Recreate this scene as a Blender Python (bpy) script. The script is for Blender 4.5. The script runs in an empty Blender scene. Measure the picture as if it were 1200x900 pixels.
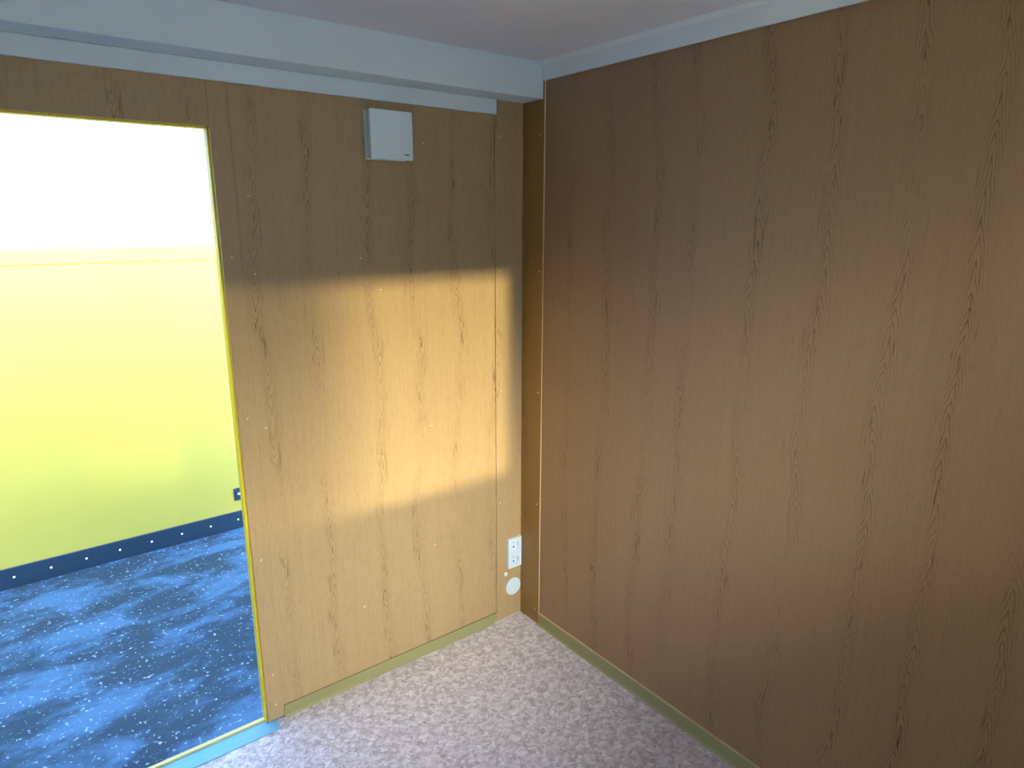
import bpy, bmesh, math, random
from mathutils import Vector, Matrix
random.seed(4)
S = 1.1                      # survey unit -> metres
D = bpy.data
SC = bpy.context.scene
COL = SC.collection

# ------------------------------------------------------------------ materials
def mat(name):
    m = D.materials.new(name); m.use_nodes = True
    nt = m.node_tree
    b = nt.nodes['Principled BSDF']
    return m, nt, b
def plain(name, col, rough=.5, metal=0.0, spec=.5):
    m, nt, b = mat(name)
    b.inputs['Base Color'].default_value = (*col, 1)
    b.inputs['Roughness'].default_value = rough
    b.inputs['Metallic'].default_value = metal
    b.inputs['Specular IOR Level'].default_value = spec
    return m
class NT:
    def __init__(s, nt): s.nt = nt
    def n(s, t, **k):
        x = s.nt.nodes.new(t)
        for a, v in k.items(): setattr(x, a, v)
        return x
    def put(s, sock, v):
        if isinstance(v, (int, float)): sock.default_value = v
        elif isinstance(v, tuple): sock.default_value = v
        else: s.nt.links.new(v, sock)
    def m(s, op, a, b=None, c=None, clamp=False):
        x = s.n('ShaderNodeMath', operation=op, use_clamp=clamp)
        s.put(x.inputs[0], a)
        if b is not None: s.put(x.inputs[1], b)
        if c is not None: s.put(x.inputs[2], c)
        return x.outputs[0]
    def comb(s, x, y, z):
        c = s.n('ShaderNodeCombineXYZ'); s.put(c.inputs[0], x); s.put(c.inputs[1], y); s.put(c.inputs[2], z)
        return c.outputs[0]
    def noise(s, vec, scale, detail=2.0, rough=.5, dist=0.0):
        x = s.n('ShaderNodeTexNoise'); s.put(x.inputs['Vector'], vec)
        x.inputs['Scale'].default_value = scale; x.inputs['Detail'].default_value = detail
        x.inputs['Roughness'].default_value = rough; x.inputs['Distortion'].default_value = dist
        return x.outputs['Fac']
    def mix(s, f, a, b):
        x = s.n('ShaderNodeMix', data_type='RGBA')
        s.put(x.inputs[0], f); s.put(x.inputs[6], a); s.put(x.inputs[7], b)
        return x.outputs[2]
    def map(s, v, a, b, c=0.0, d=1.0, smooth=False):
        x = s.n('ShaderNodeMapRange'); x.clamp = True
        if smooth: x.interpolation_type = 'SMOOTHSTEP'
        s.put(x.inputs[0], v); s.put(x.inputs[1], a); s.put(x.inputs[2], b); s.put(x.inputs[3], c); s.put(x.inputs[4], d)
        return x.outputs[0]

def oak(name, along, seed, base=(.465, .338, .178), dark=(.15, .085, .033), spacing=.19, phase=0.0):
    """printed oak laminate: fine vertical pores plus cathedral figures that run in columns"""
    m, nt, b = mat(name); N = NT(nt)
    tc = N.n('ShaderNodeTexCoord'); sp = N.n('ShaderNodeSeparateXYZ'); nt.links.new(tc.outputs['Object'], sp.inputs[0])
    u = sp.outputs[along]; z = sp.outputs[2]
    u = N.m('ADD', u, phase)
    wob = N.noise(N.comb(N.m('MULTIPLY', u, 1.2), seed, N.m('MULTIPLY', z, 1.6)), 1.0, 2.0)
    uw = N.m('ADD', u, N.m('MULTIPLY', N.m('SUBTRACT', wob, .5), .16))
    cell = N.m('DIVIDE', uw, spacing)
    idx = N.m('FLOOR', cell)
    loc = N.m('SUBTRACT', N.m('FRACT', cell), .5)           # -0.5 .. 0.5 in each column
    wn = N.n('ShaderNodeTexWhiteNoise', noise_dimensions='1D'); nt.links.new(N.m('ADD', idx, seed + .37), wn.inputs['W'])
    rnd = wn.outputs['Value']
    loc = N.m('ADD', loc, N.m('MULTIPLY', N.m('SUBTRACT', rnd, .5), .36))
    # cathedral arches
    jit = N.noise(N.comb(N.m('MULTIPLY', u, 26), N.m('MULTIPLY', rnd, 9), N.m('MULTIPLY', z, 9)), 1.0, 2.0)
    sgn = N.m('SUBTRACT', N.m('MULTIPLY', N.m('GREATER_THAN', rnd, .35), 2.0), 1.0)
    ph = N.m('ADD', N.m('MULTIPLY', N.m('MULTIPLY', z, sgn), 20.0),
             N.m('ADD', N.m('MULTIPLY', N.m('POWER', N.m('ABSOLUTE', loc), 1.25), 40.0), N.m('MULTIPLY', jit, 3.6)))
    fr = N.m('ABSOLUTE', N.m('SUBTRACT', N.m('FRACT', ph), .5))
    ring = N.map(fr, .0, .21, 1.0, 0.0, True)
    core = N.map(N.m('ABSOLUTE', loc), .02, .17, 1.0, 0.0, True)
    vary = N.noise(N.comb(N.m('MULTIPLY', u, 9), seed + 3, N.m('MULTIPLY', z, 3.2)), 1.0, 2.0)
    vary = N.map(vary, .28, .56)
    arch = N.m('MULTIPLY', N.m('MULTIPLY', ring, core), vary)
    # fine pores everywhere
    p1 = N.noise(N.comb(N.m('MULTIPLY', u, 330), seed, N.m('MULTIPLY', z, 9)), 1.0, 3.0, .6)
    p1 = N.map(p1, .50, .78)
    p2 = N.noise(N.comb(N.m('MULTIPLY', u, 75), seed + 7, N.m('MULTIPLY', z, 2.2)), 1.0, 3.0, .6)
    p2 = N.map(p2, .42, .75)
    p3 = N.map(N.noise(N.comb(N.m('MULTIPLY', u, 260), seed + 2, N.m('MULTIPLY', z, 34)), 1.0, 2.0, .6), .48, .72)
    fl = N.noise(N.comb(N.m('MULTIPLY', u, 110), seed + 11, N.m('MULTIPLY', z, 13)), 1.0, 1.0)
    fl = N.m('MULTIPLY', N.map(fl, .62, .74), N.m('MULTIPLY', N.map(N.m('ABSOLUTE', loc), .02, .22, 1.0, 0.0), vary))
    big = N.noise(N.comb(N.m('MULTIPLY', u, 3.3), seed + 5, N.m('MULTIPLY', z, .5)), 1.0, 2.0)
    f = N.m('ADD', N.m('MULTIPLY', p1, .14), N.m('ADD', N.m('MULTIPLY', p2, .08), N.m('MULTIPLY', p3, .16)))
    f = N.m('ADD', f, N.m('MULTIPLY', arch, .60))
    f = N.m('ADD', f, N.m('MULTIPLY', fl, .62))
    f = N.m('ADD', f, N.m('MULTIPLY', N.m('SUBTRACT', big, .5), .22), clamp=True)
    nt.links.new(N.mix(f, (*base, 1), (*dark, 1)), b.inputs['Base Color'])
    b.inputs['Roughness'].default_value = .46
    b.inputs['Specular IOR Level'].default_value = .35
    return m

def painted(name, col, rough=.5, bump=.15, scale=900):
    m, nt, b = mat(name); N = NT(nt)
    tc = N.n('ShaderNodeTexCoord')
    n1 = N.noise(tc.outputs['Object'], 2.3, 3.0)
    c2 = tuple(x * .93 for x in col)
    nt.links.new(N.mix(N.map(n1, .35, .65), (*col, 1), (*c2, 1)), b.inputs['Base Color'])
    b.inputs['Roughness'].default_value = rough
    if bump:
        n2 = N.noise(tc.outputs['Object'], scale, 2.0)
        bp = N.n('ShaderNodeBump'); bp.inputs['Strength'].default_value = bump; bp.inputs['Distance'].default_value = .001
        nt.links.new(n2, bp.inputs['Height']); nt.links.new(bp.outputs[0], b.inputs['Normal'])
    return m

def vinyl():
    m, nt, b = mat('speckled_vinyl'); N = NT(nt)
    tc = N.n('ShaderNodeTexCoord'); v = tc.outputs['Object']
    d = N.n('ShaderNodeTexNoise'); nt.links.new(v, d.inputs['Vector']); d.inputs['Scale'].default_value = 60
    d.inputs['Detail'].default_value = 3
    vm = N.n('ShaderNodeVectorMath', operation='SCALE'); nt.links.new(d.outputs['Color'], vm.inputs[0]); vm.inputs['Scale'].default_value = .035
    va = N.n('ShaderNodeVectorMath', operation='ADD'); nt.links.new(v, va.inputs[0]); nt.links.new(vm.outputs[0], va.inputs[1])
    vo = N.n('ShaderNodeTexVoronoi'); nt.links.new(va.outputs[0], vo.inputs['Vector']); vo.inputs['Scale'].default_value = 82
    sep = N.n('ShaderNodeSeparateColor'); nt.links.new(vo.outputs['Color'], sep.inputs[0])
    n1 = N.noise(v, 36, 4.0, .6)
    n2 = N.noise(v, 120, 3.0, .65)
    f = N.m('ADD', N.m('MULTIPLY', sep.outputs[0], .42), N.m('MULTIPLY', N.map(n1, .3, .7), .33))
    f = N.m('ADD', f, N.m('MULTIPLY', N.map(n2, .3, .7), .25))
    r = N.n('ShaderNodeValToRGB'); nt.links.new(f, r.inputs[0])
    el = r.color_ramp.elements
    el[0].position = .18; el[0].color = (.35, .315, .33, 1)
    el[1].position = .84; el[1].color = (.80, .80, .88, 1)
    e = el.new(.40); e.color = (.49, .45, .49, 1)
    e = el.new(.60); e.color = (.63, .60, .66, 1)
    nt.links.new(r.outputs[0], b.inputs['Base Color'])
    b.inputs['Roughness'].default_value = .42
    b.inputs['Specular IOR Level'].default_value = .5
    return m

def ice_ground():  # blue of the skylight is put into the ground colours
    m, nt, b = mat('icy_ground'); N = NT(nt)
    tc = N.n('ShaderNodeTexCoord'); v = tc.outputs['Object']
    mp = N.n('ShaderNodeMapping'); nt.links.new(v, mp.inputs[0]); mp.inputs['Scale'].default_value = (2.4, 4.2, 1)
    n1 = N.noise(mp.outputs[0], 1.05, 5.0, .6, .3)
    n2 = N.noise(v, 46, 4.0, .7)
    a = N.map(n1, .40, .62, 0, 1, True)
    c = N.mix(a, (.032, .06, .09, 1), (.065, .16, .30, 1))
    sp = N.m('MULTIPLY', N.map(n2, .60, .66), .75)
    c = N.mix(sp, c, (.42, .62, .85, 1))
    nt.links.new(c, b.inputs['Base Color'])
    nt.links.new(N.map(a, 0, 1, .8, .5), b.inputs['Roughness'])
    b.inputs['Specular IOR Level'].default_value = .2
    return m

def glass():
    m = D.materials.new('window_glass'); m.use_nodes = True; nt = m.node_tree; nt.nodes.clear(); N = NT(nt)
    o = N.n('ShaderNodeOutputMaterial'); mx = N.n('ShaderNodeMixShader'); t = N.n('ShaderNodeBsdfTransparent')
    t.inputs[0].default_value = (.93, .95, .94, 1)
    g = N.n('ShaderNodeBsdfGlossy'); g.inputs['Roughness'].default_value = .02; fr = N.n('ShaderNodeFresnel'); fr.inputs[0].default_value = 1.45
    nt.links.new(fr.outputs[0], mx.inputs[0]); nt.links.new(t.outputs[0], mx.inputs[1]); nt.links.new(g.outputs[0], mx.inputs[2])
    nt.links.new(mx.outputs[0], o.inputs[0])
    return m
def sheer():
    m = D.materials.new('dimming_fabric'); m.use_nodes = True; nt = m.node_tree; nt.nodes.clear(); N = NT(nt)
    o = N.n('ShaderNodeOutputMaterial'); mx = N.n('ShaderNodeMixShader'); t = N.n('ShaderNodeBsdfTransparent')
    tr = N.n('ShaderNodeBsdfTranslucent'); tr.inputs[0].default_value = (.8, .78, .72, 1)
    df = N.n('ShaderNodeBsdfDiffuse'); df.inputs[0].default_value = (.8, .78, .74, 1)
    m2 = N.n('ShaderNodeMixShader'); m2.inputs[0].default_value = .5
    nt.links.new(tr.outputs[0], m2.inputs[1]); nt.links.new(df.outputs[0], m2.inputs[2])
    tc = N.n('ShaderNodeTexCoord'); s = N.n('ShaderNodeSeparateXYZ'); nt.links.new(tc.outputs['Object'], s.inputs[0])
    dimming = N.map(s.outputs[0], -.75 * S, -1.15 * S, .0, .78, True)     # opacity ramp shaped to dim the left of the sun patch
    nt.links.new(dimming, mx.inputs[0]); nt.links.new(t.outputs[0], mx.inputs[1]); nt.links.new(m2.outputs[0], mx.inputs[2])
    nt.links.new(mx.outputs[0], o.inputs[0])
    return m

OAK_L = oak('oak_laminate_left', 0, 1.7, phase=.06)
OAK_R = oak('oak_laminate_right', 1, 5.2, phase=.02, base=(.34, .215, .115), dark=(.10, .055, .024))  # same oak as the left wall, right wall's shade put into a darker base
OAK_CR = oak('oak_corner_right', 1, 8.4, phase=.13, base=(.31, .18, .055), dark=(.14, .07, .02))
WHITE = painted('white_painted_board', (.76, .91, .97), .55, .1)
TRIMW = painted('white_trim', (.76, .86, .90), .5, .05)
CEIL = painted('ceiling_board', (.82, .86, .92), .8, .5, 600)
VINYL = vinyl()
OLIVE = plain('olive_skirting', (.30, .30, .14), .45)
EDGE = plain('raw_board_edge', (.62, .47, .27), .7)
GAP = plain('dark_joint', (.09, .06, .03), .9)
YELLOW = painted('yellow_steel', (.80, .60, .02), .4, 0)
LEMON = painted('lemon_steel', (.47, .47, .10), .45, 0)
BLUEDARK = painted('blue_rail', (.010, .040, .085), .5, .1)
PLASTIC = plain('white_plastic', (.66, .82, .97), .35)
PLASTIC_V = plain('white_vent_plastic', (.76, .93, .99), .4)
PLASTIC_G = plain('greyish_plastic', (.50, .52, .55), .5)
HOLE = plain('dark_hole', (.01, .012, .02), .6)
STEEL = plain('screw_steel', (.85, .80, .68), .4, .0)
BRASS = plain('contact_metal', (.6, .6, .62), .3, 1)
LOGO = plain('grey_print', (.12, .16, .18), .5)
ALU = plain('threshold_metal', (.16, .42, .60), .5, .1)  # blue sky reflection put into the base colour of the metal
PUTTY = plain('grey_sealant', (.56, .58, .60), .6)
GLASS = glass(); SHEER = sheer(); ICE = ice_ground()
FRAMEW = plain('window_frame_white', (.8, .8, .8), .4)

# ------------------------------------------------------------------ mesh helpers (input in survey units)
def box(bm, x0, x1, y0, y1, z0, z1):
    vs = [bm.verts.new((x * S, y * S, z * S)) for x in (x0, x1) for y in (y0, y1) for z in (z0, z1)]
    for f in ((0, 1, 3, 2), (4, 6, 7, 5), (0, 4, 5, 1), (2, 3, 7, 6), (0, 2, 6, 4), (1, 5, 7, 3)):
        bm.faces.new([vs[i] for i in f])
def boxes(*bs):
    bm = bmesh.new()
    for b in bs: box(bm, *b)
    return bm
def disc(bm, c, r, depth, ax='y', seg=48, chamfer=0.0, r2=None):
    """solid cap standing on a wall: axis -y or -x; profile with a rounded rim"""
    prof = [(r, 0), (r, depth - chamfer), (r - chamfer * .4, depth - chamfer * .35), (r - chamfer, depth)]
    rings = []
    for rr, h in prof:
        ring = []
        for i in range(seg):
            a = 2 * math.pi * i / seg
            p = (c[0] + rr * math.cos(a), c[1] - h, c[2] + rr * math.sin(a)) if ax == 'y' else (c[0] - h, c[1] + rr * math.cos(a), c[2] + rr * math.sin(a))
            ring.append(bm.verts.new([q * S for q in p]))
        rings.append(ring)
    for k in range(3):
        for i in range(seg):
            j = (i + 1) % seg
            bm.faces.new((rings[k][i], rings[k][j], rings[k + 1][j], rings[k + 1][i]))
    bm.faces.new(rings[-1]); bm.faces.new(rings[0])
def obj(name, bm, m, parent=None, bevel=0, smooth=False):
    bmesh.ops.recalc_face_normals(bm, faces=bm.faces)
    me = D.meshes.new(name); bm.to_mesh(me); bm.free()
    me.materials.append(m)
    o = D.objects.new(name, me); COL.objects.link(o)
    if parent: o.parent = parent
    if bevel:
        b = o.modifiers.new('bevel', 'BEVEL'); b.width = bevel; b.segments = 3; b.limit_method = 'ANGLE'
    if smooth:
        for p in me.polygons: p.use_smooth = True
    return o
def tag(o, label, cat, kind=None, group=None):
    o['label'] = label; o['category'] = cat
    if kind: o['kind'] = kind
    if group: o['group'] = group
    return o
def struct(name, bm, m, label, cat, **k):
    return tag(obj(name, bm, m, **k), label, cat, 'structure')
def rebase(o, loc):
    """move a mesh thing's origin to its base without moving the shape"""
    v = Vector([q * S for q in loc]); o.data.transform(Matrix.Translation(-v)); o.location = v
    return o

ZC = 2.184; YB = -2.2; XF = -3.6; T = .038
# ------------------------------------------------------------------ room shell
struct('floor', boxes((XF, 0, YB, 0, -.06, 0), (-1.93, -1.104, 0, .012, -.06, 0)), VINYL,
       'mottled pinkish grey vinyl floor of the cabin', 'floor')
struct('ceiling', boxes((XF, 0, YB, 0, ZC, ZC + .05)), CEIL, 'pale grey flat ceiling above both oak walls', 'ceiling')

# wall on the left of the photo: steel core, oak boards on it
DX0, DX1, DZ = -1.93, -1.088, 1.90
wl = struct('wall_left', boxes((DX1, T, .006, T, 0, ZC + .05), (XF, DX0, .006, T, 0, ZC + .05), (DX0, DX1, .006, T, DZ, ZC + .05)),
            YELLOW, 'left wall lined with light oak laminate, patch of low sun across its middle', 'wall')
lb = obj('oak_board', boxes((-1.0335, -.1295, .0015, .006, .0, ZC)), OAK_L, wl)
cs = obj('corner_strip', boxes((-.128, 0, -.001, .006, .0, ZC)), OAK_L, wl, bevel=.0008)
js = obj('door_side_strip', boxes((-1.088, -1.0345, -.001, .006, .006, ZC)), OAK_L, wl, bevel=.0008)
ov = obj('board_above_doorway', boxes((DX0, -1.0885, -.001, .006, DZ, ZC), (XF, DX0, -.001, .006, 0, ZC)), OAK_L, wl)
obj('joint', boxes((-1.0362, -1.0333, .0025, .007, .0, ZC), (-.1297, -.1278, .0045, .007, 0, ZC), (-1.0333, -.1297, -.0005, .0013, .0425, .0446)), GAP, wl)

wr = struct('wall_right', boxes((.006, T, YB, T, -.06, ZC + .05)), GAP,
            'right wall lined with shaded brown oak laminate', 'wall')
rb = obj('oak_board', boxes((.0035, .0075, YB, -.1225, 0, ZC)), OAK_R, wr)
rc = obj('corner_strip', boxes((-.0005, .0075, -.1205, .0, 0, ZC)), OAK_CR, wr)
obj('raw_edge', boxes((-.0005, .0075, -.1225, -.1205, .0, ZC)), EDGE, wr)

WX0, WX1, WZ0, WZ1 = -1.80, -.28, 1.16, 1.99
struct('wall_back', boxes((XF, WX0, YB - T, YB, -.06, ZC + .05), (WX1, T, YB - T, YB, -.06, ZC + .05),
                          (WX0, WX1, YB - T, YB, -.06, WZ0), (WX0, WX1, YB - T, YB, WZ1, ZC + .05)), OAK_L,
       'oak laminate wall behind the viewer that holds the window', 'wall')
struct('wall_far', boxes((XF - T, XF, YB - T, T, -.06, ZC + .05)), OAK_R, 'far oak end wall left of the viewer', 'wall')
wn = struct('window_1', boxes((WX0, WX1, YB - .05, YB - .01, WZ0, WZ0 + .012), (WX0, WX1, YB - .05, YB - .01, WZ1 - .012, WZ1),
                              (WX0, WX0 + .03, YB - .05, YB - .01, WZ0, WZ1), (WX1 - .012, WX1, YB - .05, YB - .01, WZ0, WZ1)),
            FRAMEW, 'white framed window behind the viewer letting in low sun', 'window')
obj('pane', boxes((WX0 + .03, WX1 - .012, YB - .032, YB - .027, WZ0 + .012, WZ1 - .012)), GLASS, wn)

# white boxed beam along the left wall and strips
BD, BZ = -.114, 2.065
bmm = boxes((XF, -.0015, BD, -.001, BZ, ZC - .0004))
struct('trim_1', bmm, WHITE, 'white boxed beam running under the ceiling along the left wall', 'beam', bevel=.0012)
struct('trim_2', boxes((XF, -.129, -.013, -.0012, 2.015, BZ - .001)), WHITE,
       'thin white strip on the left wall just under the boxed beam', 'trim', bevel=.0012)
t3 = struct('trim_3', boxes((-.010, -.0008, YB, BD - .001, 2.123, ZC - .0004)), TRIMW,
       'white cornice board along the top of the right wall', 'trim', bevel=.0012)
bm = bmesh.new()                      # quarter round bead in the ceiling angle
pr = [(0, 0), (0, -.012)] + [(-.014 + .014 * math.cos(a), -.012 + 0.012 * math.sin(a)) for a in [math.pi * .5 * k / 6 for k in range(1, 7)]]
ra = [bm.verts.new(((-.010 + x) * S, (YB) * S, (ZC - .0004 + z) * S)) for x, z in [(0, 0), (0, -.013), (-.004, -.0105), (-.009, -.006), (-.0125, -.002), (-.0135, 0)]]
rb2 = [bm.verts.new((v.co.x, (BD - .001) * S, v.co.z)) for v in ra]
for i in range(len(ra)):
    j = (i + 1) % len(ra); bm.faces.new((ra[i], ra[j], rb2[j], rb2[i]))
bm.faces.new(ra); bm.faces.new(rb2)
obj('bead', bm, TRIMW, t3)

# skirtings
def skirt(name, prof, p0, p1, along, label):
    bm = bmesh.new(); A = []; B = []
    for d, z in prof:
        if along == 'x': A.append(bm.verts.new((p0 * S, -d * S, z * S))); B.append(bm.verts.new((p1 * S, -d * S, z * S)))
        else: A.append(bm.verts.new((-d * S, p0 * S, z * S))); B.append(bm.verts.new((-d * S, p1 * S, z * S)))
    n = len(prof)
    for i in range(n):
        j = (i + 1) % n; bm.faces.new((A[i], A[j], B[j], B[i]))
    bm.faces.new(A); bm.faces.new(B)
    return struct(name, bm, OLIVE, label, 'skirting board')
P = lambda h: [(-.0012, .0005), (-.0012, h), (.001, h), (.003, h - .002), (.0035, .012), (.0045, .006), (.009, .0015), (.009, .0005)]
skirt('baseboard_left', P(.043), -1.0335, -.129, 'x', 'flat olive green skirting strip at the foot of the left wall')
b2 = skirt('baseboard_right', P(.050), -.123, YB + .001, 'y', 'flat olive green skirting strip at the foot of the right wall')
obj('raw_edge', boxes((-.0008, .0036, YB + .001, -.123, .0502, .0535)), EDGE, b2)

# screws in the boards
def screw_mesh(ax):
    bm = bmesh.new(); disc(bm, (0, 0, 0), .0025, .0012, ax, 16, .0006)
    bmesh.ops.recalc_face_normals(bm, faces=bm.faces)
    me = D.meshes.new('screw'); bm.to_mesh(me); bm.free(); me.materials.append(STEEL)
    return me
sy, sx = screw_mesh('y'), screw_mesh('x')
def screw(me, loc, parent):
    o = D.objects.new('screw', me); COL.objects.link(o); o.parent = parent; o.location = [q * S for q in loc]
for x, z in ((-.108, 1.945), (-.106, 1.472), (-.103, 1.008), (-.109, .539), (-.112, .052)): screw(sy, (x, -.001, z), cs)
for x, z in ((-1.060, .177), (-1.060, .061), (-1.062, .60), (-1.062, 1.07), (-1.062, 1.55)): screw(sy, (x, -.001, z), js)
for x, z in ((-.665, 1.535), (-.600, 1.43), (-.42, .925), (-1.01, 1.03), (-1.0, 1.50), (-.42, 1.90), (-.42, .45), (-.72, .30), (-1.0, 1.72)):
    screw(sy, (x, .0015, z), lb)
for y, z in ((-.101, 1.949), (-.102, 1.47), (-.102, 1.005), (-.102, .538), (-.099, .059)): screw(sx, (-.0005, y, z), rc)

# doorway: yellow steel frame, sill rail, metal threshold strip
dr = struct('door_1', boxes((DX0, DX1 - .0005, .028, T, -.02, .003), (DX1 - .006, DX1 - .0005, .012, T + .004, .0, DZ),
                            (DX0, DX0 + .006, .012, T + .004, .0, DZ), (DX0, DX1, .012, T + .004, DZ - .006, DZ),
                            ), YELLOW,
            'open doorway edged in yellow steel beside the left oak wall', 'doorway')
obj('sill_rail', boxes((DX0 + .006, DX1 - .006, .016, .027, .0, .010)), plain('pale_yellow_paint', (.62, .62, .28), .45), dr, bevel=.002)
struct('trim_4', boxes((DX0 + .03, -1.062, -.050, -.0015, .0003, .0032), (DX0 + .007, -1.0955, -.0015, .0135, .0003, .0032)), ALU,
       'metal threshold strip on the floor of the doorway, blue sky reflection put into its colour', 'threshold', bevel=.001)

# ------------------------------------------------------------------ things on the wall
vt = D.objects.new('ventilation_cover', None); COL.objects.link(vt)
vt.location = (-.5625 * S, -.001 * S, 1.84 * S)
tag(vt, 'square white ventilation cover mounted high on the left oak wall', 'vent')
def child(name, bm, m, parent, off, bevel=0, smooth=False):
    o = obj(name, bm, m, parent, bevel, smooth)
    o.data.transform(Matrix.Translation([-q * S for q in off])); return o
VO = (-.5625, -.001, 1.84)
child('back_plate', boxes((-.634, -.491, -.0075, -.001, 1.8385, 1.9835)), PLASTIC_V, vt, VO, .002)
hs = child('housing', boxes((-.631, -.494, -.036, -.0075, 1.842, 1.980)), PLASTIC_G, vt, VO, .002)
bm = bmesh.new()
for k in range(3):
    box(bm, -.6322, -.631, -.016 - k * .009, -.0125 - k * .009, 1.846, 1.976)
child('side_rib', bm, PLASTIC_V, hs, VO)
# front cover: gently domed square plate
bm = bmesh.new(); n = 12; W, H = .0725, .0725; cx, cz = -.5625, 1.9110
grid = []
for i in range(n + 1):
    row = []
    for j in range(n + 1):
        a, c = -1 + 2 * i / n, -1 + 2 * j / n
        bul = 1 + .018 * (1 - c * c) if abs(a) == 1 else 1
        dome = .006 * (1 - a ** 4) * (1 - c ** 4)
        row.append(bm.verts.new(((cx + a * W * (1 + .012 * (1 - c * c))) * S, (-.050 - dome) * S, (cz + c * H) * S)))
    grid.append(row)
for i in range(n):
    for j in range(n): bm.faces.new((grid[i][j], grid[i + 1][j], grid[i + 1][j + 1], grid[i][j + 1]))
ge = bmesh.ops.extrude_face_region(bm, geom=bm.faces[:])
for v in [g for g in ge['geom'] if isinstance(g, bmesh.types.BMVert)]: v.co.y = -.037 * S
fc = child('front_cover', bm, PLASTIC_V, vt, VO, .0015)
bm = bmesh.new()          # small printed maker's mark, too small to read in the photo
for k, (dx, w, h) in enumerate([(-.010, .0016, .004), (-.0075, .002, .003), (-.0045, .002, .003), (-.0015, .0016, .0042), (.0010, .002, .003), (.0040, .0022, .003)]):
    box(bm, -.512 + dx, -.512 + dx + w, -.0535, -.0505, 1.8535, 1.8535 + h)
box(bm, -.523, -.5055, -.0535, -.0505, 1.8515, 1.8525)
child('maker_mark', bm, LOGO, fc, VO)

# double socket outlet
so = D.objects.new('double_socket', None); COL.objects.link(so); SO = (-.0405, -.001, .232)
so.location = [q * S for q in SO]
tag(so, 'white double power socket low on the oak strip by the corner', 'socket')
def plate_with_holes(cx, czs, hw, z0, z1, y0, y1, r):
    """rectangular plate pierced by round holes"""
    bm = bmesh.new(); seg = 32
    zm = (z0 + z1) / 2
    def half(za, zb, cz):
        for y in (y0, y1):
            inner = []; outer = []
            for i in range(seg):
                a = 2 * math.pi * (i + .5) / seg; c, s = math.cos(a), math.sin(a)
                inner.append(bm.verts.new(((cx + r * c) * S, y * S, (cz + r * s) * S)))
                t = min(hw / abs(c) if abs(c) > 1e-6 else 9, ((zb - cz) if s > 0 else (cz - za)) / abs(s) if abs(s) > 1e-6 else 9)
                outer.append(bm.verts.new(((cx + t * c) * S, y * S, (cz + t * s) * S)))
            for qx in (cx - hw, cx + hw):                      # true square corners
                for qz in (za, zb):
                    v = min(outer, key=lambda o: (o.co.x - qx * S) ** 2 + (o.co.z - qz * S) ** 2); v.co.x = qx * S; v.co.z = qz * S
            for i in range(seg):
                j = (i + 1) % seg
                bm.faces.new((inner[i], inner[j], outer[j], outer[i]))
            yield inner, outer
    for za, zb, cz in ((z0, zm, czs[0]), (zm, z1, czs[1])):
        (i1, o1), (i2, o2) = list(half(za, zb, cz))
        for i in range(seg):
            j = (i + 1) % seg
            bm.faces.new((i1[i], i1[j], i2[j], i2[i])); bm.faces.new((o1[i], o1[j], o2[j], o2[i]))
    return bm
CZ = (.265, .331)
child('face_plate', plate_with_holes(-.0405, CZ, .0345, .232, .3645, -.001, -.0125, .0205), PLASTIC, so, SO)
for cz in CZ:
    bm = bmesh.new(); disc(bm, (-.0405, -.001, cz), .0204, .0012, 'y', 32, .0003)
    ins = child('socket_insert', bm, PLASTIC, so, SO)
    bm = bmesh.new()
    disc(bm, (-.0405, -.0022, cz + .0095), .0022, .0006, 'y', 16, .0001)
    child('pin_hole', bm, HOLE, ins, SO)
    bm = bmesh.new(); disc(bm, (-.0405, -.0022, cz - .0095), .0040, .0006, 'y', 16, .0001); child('pin_hole', bm, HOLE, ins, SO)
    for dx in (-.0185, .0185):
        child('earth_clip', boxes((-.0405 + dx - .0015, -.0405 + dx + .0015, -.0085, -.0022, cz - .002, cz + .002)), BRASS, ins, SO)

# blank covers below the socket
bm = bmesh.new(); disc(bm, (-.042, -.001, .138), .0385, .0055, 'y', 64, .003)
bv = obj('blank_wall_cap', bm, PLASTIC); tag(bv, 'large round white blanking cap below the double socket', 'cap'); rebase(bv, (-.042, -.001, .138))
bm = bmesh.new(); disc(bm, (-.082, -.001, .207), .0092, .0035, 'y', 32, .0018)
bv = obj('plug_cap', bm, PLASTIC); tag(bv, 'tiny round white plug cap between socket and large round cap', 'cap'); rebase(bv, (-.082, -.001, .207))

# sealant smear along the foot of the corner strip
bm = bmesh.new(); N_ = 22; ringsl = []
for i in range(N_ + 1):
    x = -.150 + .148 * i / N_; k = i / N_
    h = .0035 + .0035 * math.exp(-((k - .1) / .10) ** 2) + random.uniform(-.0006, .0006); w = .005 + .010 * math.exp(-((k - .10) / .10) ** 2)
    if i in (0,): h *= .3; w *= .3
    ringsl.append([bm.verts.new((x * S, -y * S, z * S)) for y, z in ((.0045 if i < 3 else .0012, .0006), (.0045 if i < 3 else .0012, h), (.0012 + w * .6, h * .7), (.0012 + w, .0006))])
for i in range(N_):
    for j in range(4):
        q = (j + 1) % 4; bm.faces.new((ringsl[i][j], ringsl[i][q], ringsl[i + 1][q], ringsl[i + 1][j]))
bm.faces.new(ringsl[0]); bm.faces.new(ringsl[-1])
sl = obj('sealant_bead', bm, PUTTY, smooth=True); tag(sl, 'thin pale bead of sealant on the floor line left of the corner', 'sealant')
rebase(sl, (-.08, -.0012, .0006))

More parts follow.
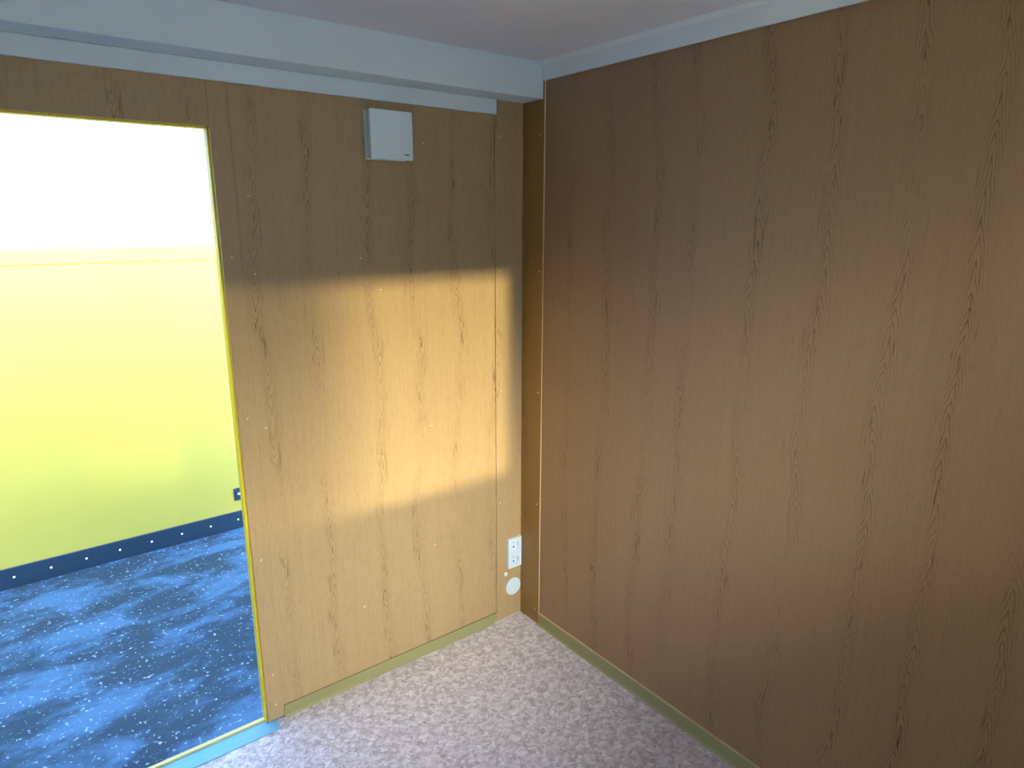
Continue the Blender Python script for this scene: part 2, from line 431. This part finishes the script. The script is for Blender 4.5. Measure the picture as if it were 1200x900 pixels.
# unseen curtain, added to dim the left part of the sun patch
bm = bmesh.new(); n = 90; A = []; B = []
for i in range(n + 1):
    x = -1.80 + 1.10 * i / n; y = YB + .05 + .012 * math.sin(i * .95) * (1 if i < 50 else .4)
    A.append(bm.verts.new((x * S, y * S, .9 * S))); B.append(bm.verts.new((x * S, y * S, 1.95 * S)))
for i in range(n): bm.faces.new((A[i], A[i + 1], B[i + 1], B[i]))
cu = D.objects.new('added_curtain', None); COL.objects.link(cu); cu.location = (-1.25 * S, YB * S, .9 * S)
tag(cu, 'unseen sheer curtain added behind the viewer to dim part of the sun patch', 'curtain')
o = child('added_curtain_cloth', bm, SHEER, cu, (0, 0, 0), smooth=True); o.matrix_parent_inverse = Matrix.Translation(-cu.location)
bm = bmesh.new(); pts = [(-1.9, -.15)]
seg = 12
r0 = [bm.verts.new((-1.86 * S, (YB + .05 + .006 * math.cos(a)) * S, (1.956 + .006 * math.sin(a)) * S)) for a in [2 * math.pi * k / seg for k in range(seg)]]
r1 = [bm.verts.new((-.2 * S, v.co.y, v.co.z)) for v in r0]
for i in range(seg): bm.faces.new((r0[i], r0[(i + 1) % seg], r1[(i + 1) % seg], r1[i]))
bm.faces.new(r0); bm.faces.new(r1)
for x in (-1.84, -.22): box(bm, x, x + .01, YB, YB + .05, 1.950, 1.962)
o = child('added_curtain_rod', bm, FRAMEW, cu, (0, 0, 0)); o.matrix_parent_inverse = Matrix.Translation(-cu.location)

# ------------------------------------------------------------------ outside
GZ = -.20; CY = 2.02
struct('ground', boxes((-14, 10, -14, 14, GZ - .1, GZ)), ICE, 'blue shaded icy ground outside the doorway', 'ground')
ct = D.objects.new('steel_container', None); COL.objects.link(ct); ct.location = (-1.5 * S, CY * S, GZ * S)
tag(ct, 'lemon yellow steel container standing outside beyond the doorway', 'container')
CO = (-1.5, CY, GZ)
cx0, cx1, cz1 = -4.2, .9, GZ + 1.72
child('side_panel', boxes((cx0 + .08, cx1 - .08, CY + .006, CY + .03, GZ + .10, cz1 - .08)), LEMON, ct, CO)
child('roof', boxes((cx0, cx1, CY + .01, CY + 2.1, cz1 - .03, cz1)), LEMON, ct, CO)
for ex in (cx0 + .01, cx1 - .04): child('end_wall', boxes((ex, ex + .03, CY + .01, CY + 2.1, GZ + .02, cz1 - .03)), LEMON, ct, CO)
child('rear_wall', boxes((cx0 + .04, cx1 - .04, CY + 2.07, CY + 2.1, GZ + .02, cz1 - .03)), LEMON, ct, CO)
for x in (cx0, cx1 - .08): child('corner_post', boxes((x, x + .08, CY - .002, CY + .09, GZ + .012, cz1)), LEMON, ct, CO, .004)
child('top_rail', boxes((cx0 + .08, cx1 - .08, CY, CY + .05, cz1 - .08, cz1 - .001)), LEMON, ct, CO, .004)
br = child('bottom_rail', boxes((cx0 + .08, cx1 - .08, CY - .004, CY + .06, GZ, GZ + .112)), BLUEDARK, ct, CO, .003)
for x in [-1.9 + .16 * k for k in range(9)]:
    bm = bmesh.new(); disc(bm, (x, CY - .004, GZ + .06), .006, .003, 'y', 12, .001); child('bolt', bm, STEEL, br, CO)
nx0, nx1, nz0, nz1 = -.628, -.545, -.015, .060
pl_ = child('fixing_plate', boxes((nx0, nx1, CY - .002, CY + .006, nz0, nz1)), BLUEDARK, ct, CO, .001)
child('clip', boxes((nx0 + .020, nx0 + .042, CY - .006, CY - .002, nz0 + .034, nz0 + .046)), plain('pale_clip', (.6, .7, .78), .4), pl_, CO)

# ------------------------------------------------------------------ light
w = D.worlds.new('sky'); SC.world = w; w.use_nodes = True
nt = w.node_tree; N = NT(nt); bg = nt.nodes['Background']
tc = N.n('ShaderNodeTexCoord'); sp = N.n('ShaderNodeSeparateXYZ'); nt.links.new(tc.outputs['Generated'], sp.inputs[0])
f = N.map(sp.outputs[2], -.02, .6)
base = N.mix(f, (1.4, 1.85, 2.6, 1), (1.0, 2.0, 4.2, 1))
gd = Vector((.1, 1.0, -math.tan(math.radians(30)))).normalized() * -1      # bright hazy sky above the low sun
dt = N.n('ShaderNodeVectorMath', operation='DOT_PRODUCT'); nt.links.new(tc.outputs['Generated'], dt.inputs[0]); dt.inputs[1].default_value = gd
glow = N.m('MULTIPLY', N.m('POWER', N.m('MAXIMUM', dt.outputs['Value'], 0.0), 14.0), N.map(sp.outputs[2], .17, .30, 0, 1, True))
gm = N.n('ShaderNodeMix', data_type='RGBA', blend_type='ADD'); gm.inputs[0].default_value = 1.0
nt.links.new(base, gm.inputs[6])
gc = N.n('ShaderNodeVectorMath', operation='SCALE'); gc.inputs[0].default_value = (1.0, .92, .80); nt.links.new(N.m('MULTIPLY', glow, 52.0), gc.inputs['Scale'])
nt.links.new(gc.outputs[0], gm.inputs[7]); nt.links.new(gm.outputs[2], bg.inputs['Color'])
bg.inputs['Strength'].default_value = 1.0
el = math.radians(13)
sd = Vector((.1, 1.0, -math.tan(el))).normalized()
L = D.lights.new('sun', 'SUN'); L.energy = 3.9; L.angle = math.radians(2.0); L.color = (1.0, .79, .42)
so_ = D.objects.new('sun', L); COL.objects.link(so_); so_.rotation_euler = (-sd).to_track_quat('Z', 'Y').to_euler(); so_.location = (-1, -6, 3)

# ------------------------------------------------------------------ camera (two-point survey of the photograph)
f_px, pitch, yaw, roll = 778.47, .2398, .9089, .0017
fw = Vector((math.cos(yaw) * math.cos(pitch), math.sin(yaw) * math.cos(pitch), -math.sin(pitch)))
rt = Vector((math.sin(yaw), -math.cos(yaw), 0)); up = rt.cross(fw)
r2 = math.cos(roll) * rt + math.sin(roll) * up; u2 = -math.sin(roll) * rt + math.cos(roll) * up
cd = D.cameras.new('camera'); cam = D.objects.new('camera', cd); COL.objects.link(cam)
cam.matrix_world = Matrix(((r2.x, u2.x, -fw.x, -1.6148 * S), (r2.y, u2.y, -fw.y, -2.0103 * S), (r2.z, u2.z, -fw.z, 1.65 * S), (0, 0, 0, 1)))
cd.sensor_width = 36; cd.lens = 36 * f_px / 1200; cd.clip_start = .01
SC.camera = cam
SC.view_settings.view_transform = 'Standard'; SC.view_settings.look = 'None'
SC.view_settings.exposure = 0.35; SC.view_settings.gamma = 1; SC.view_settings.use_curve_mapping = False
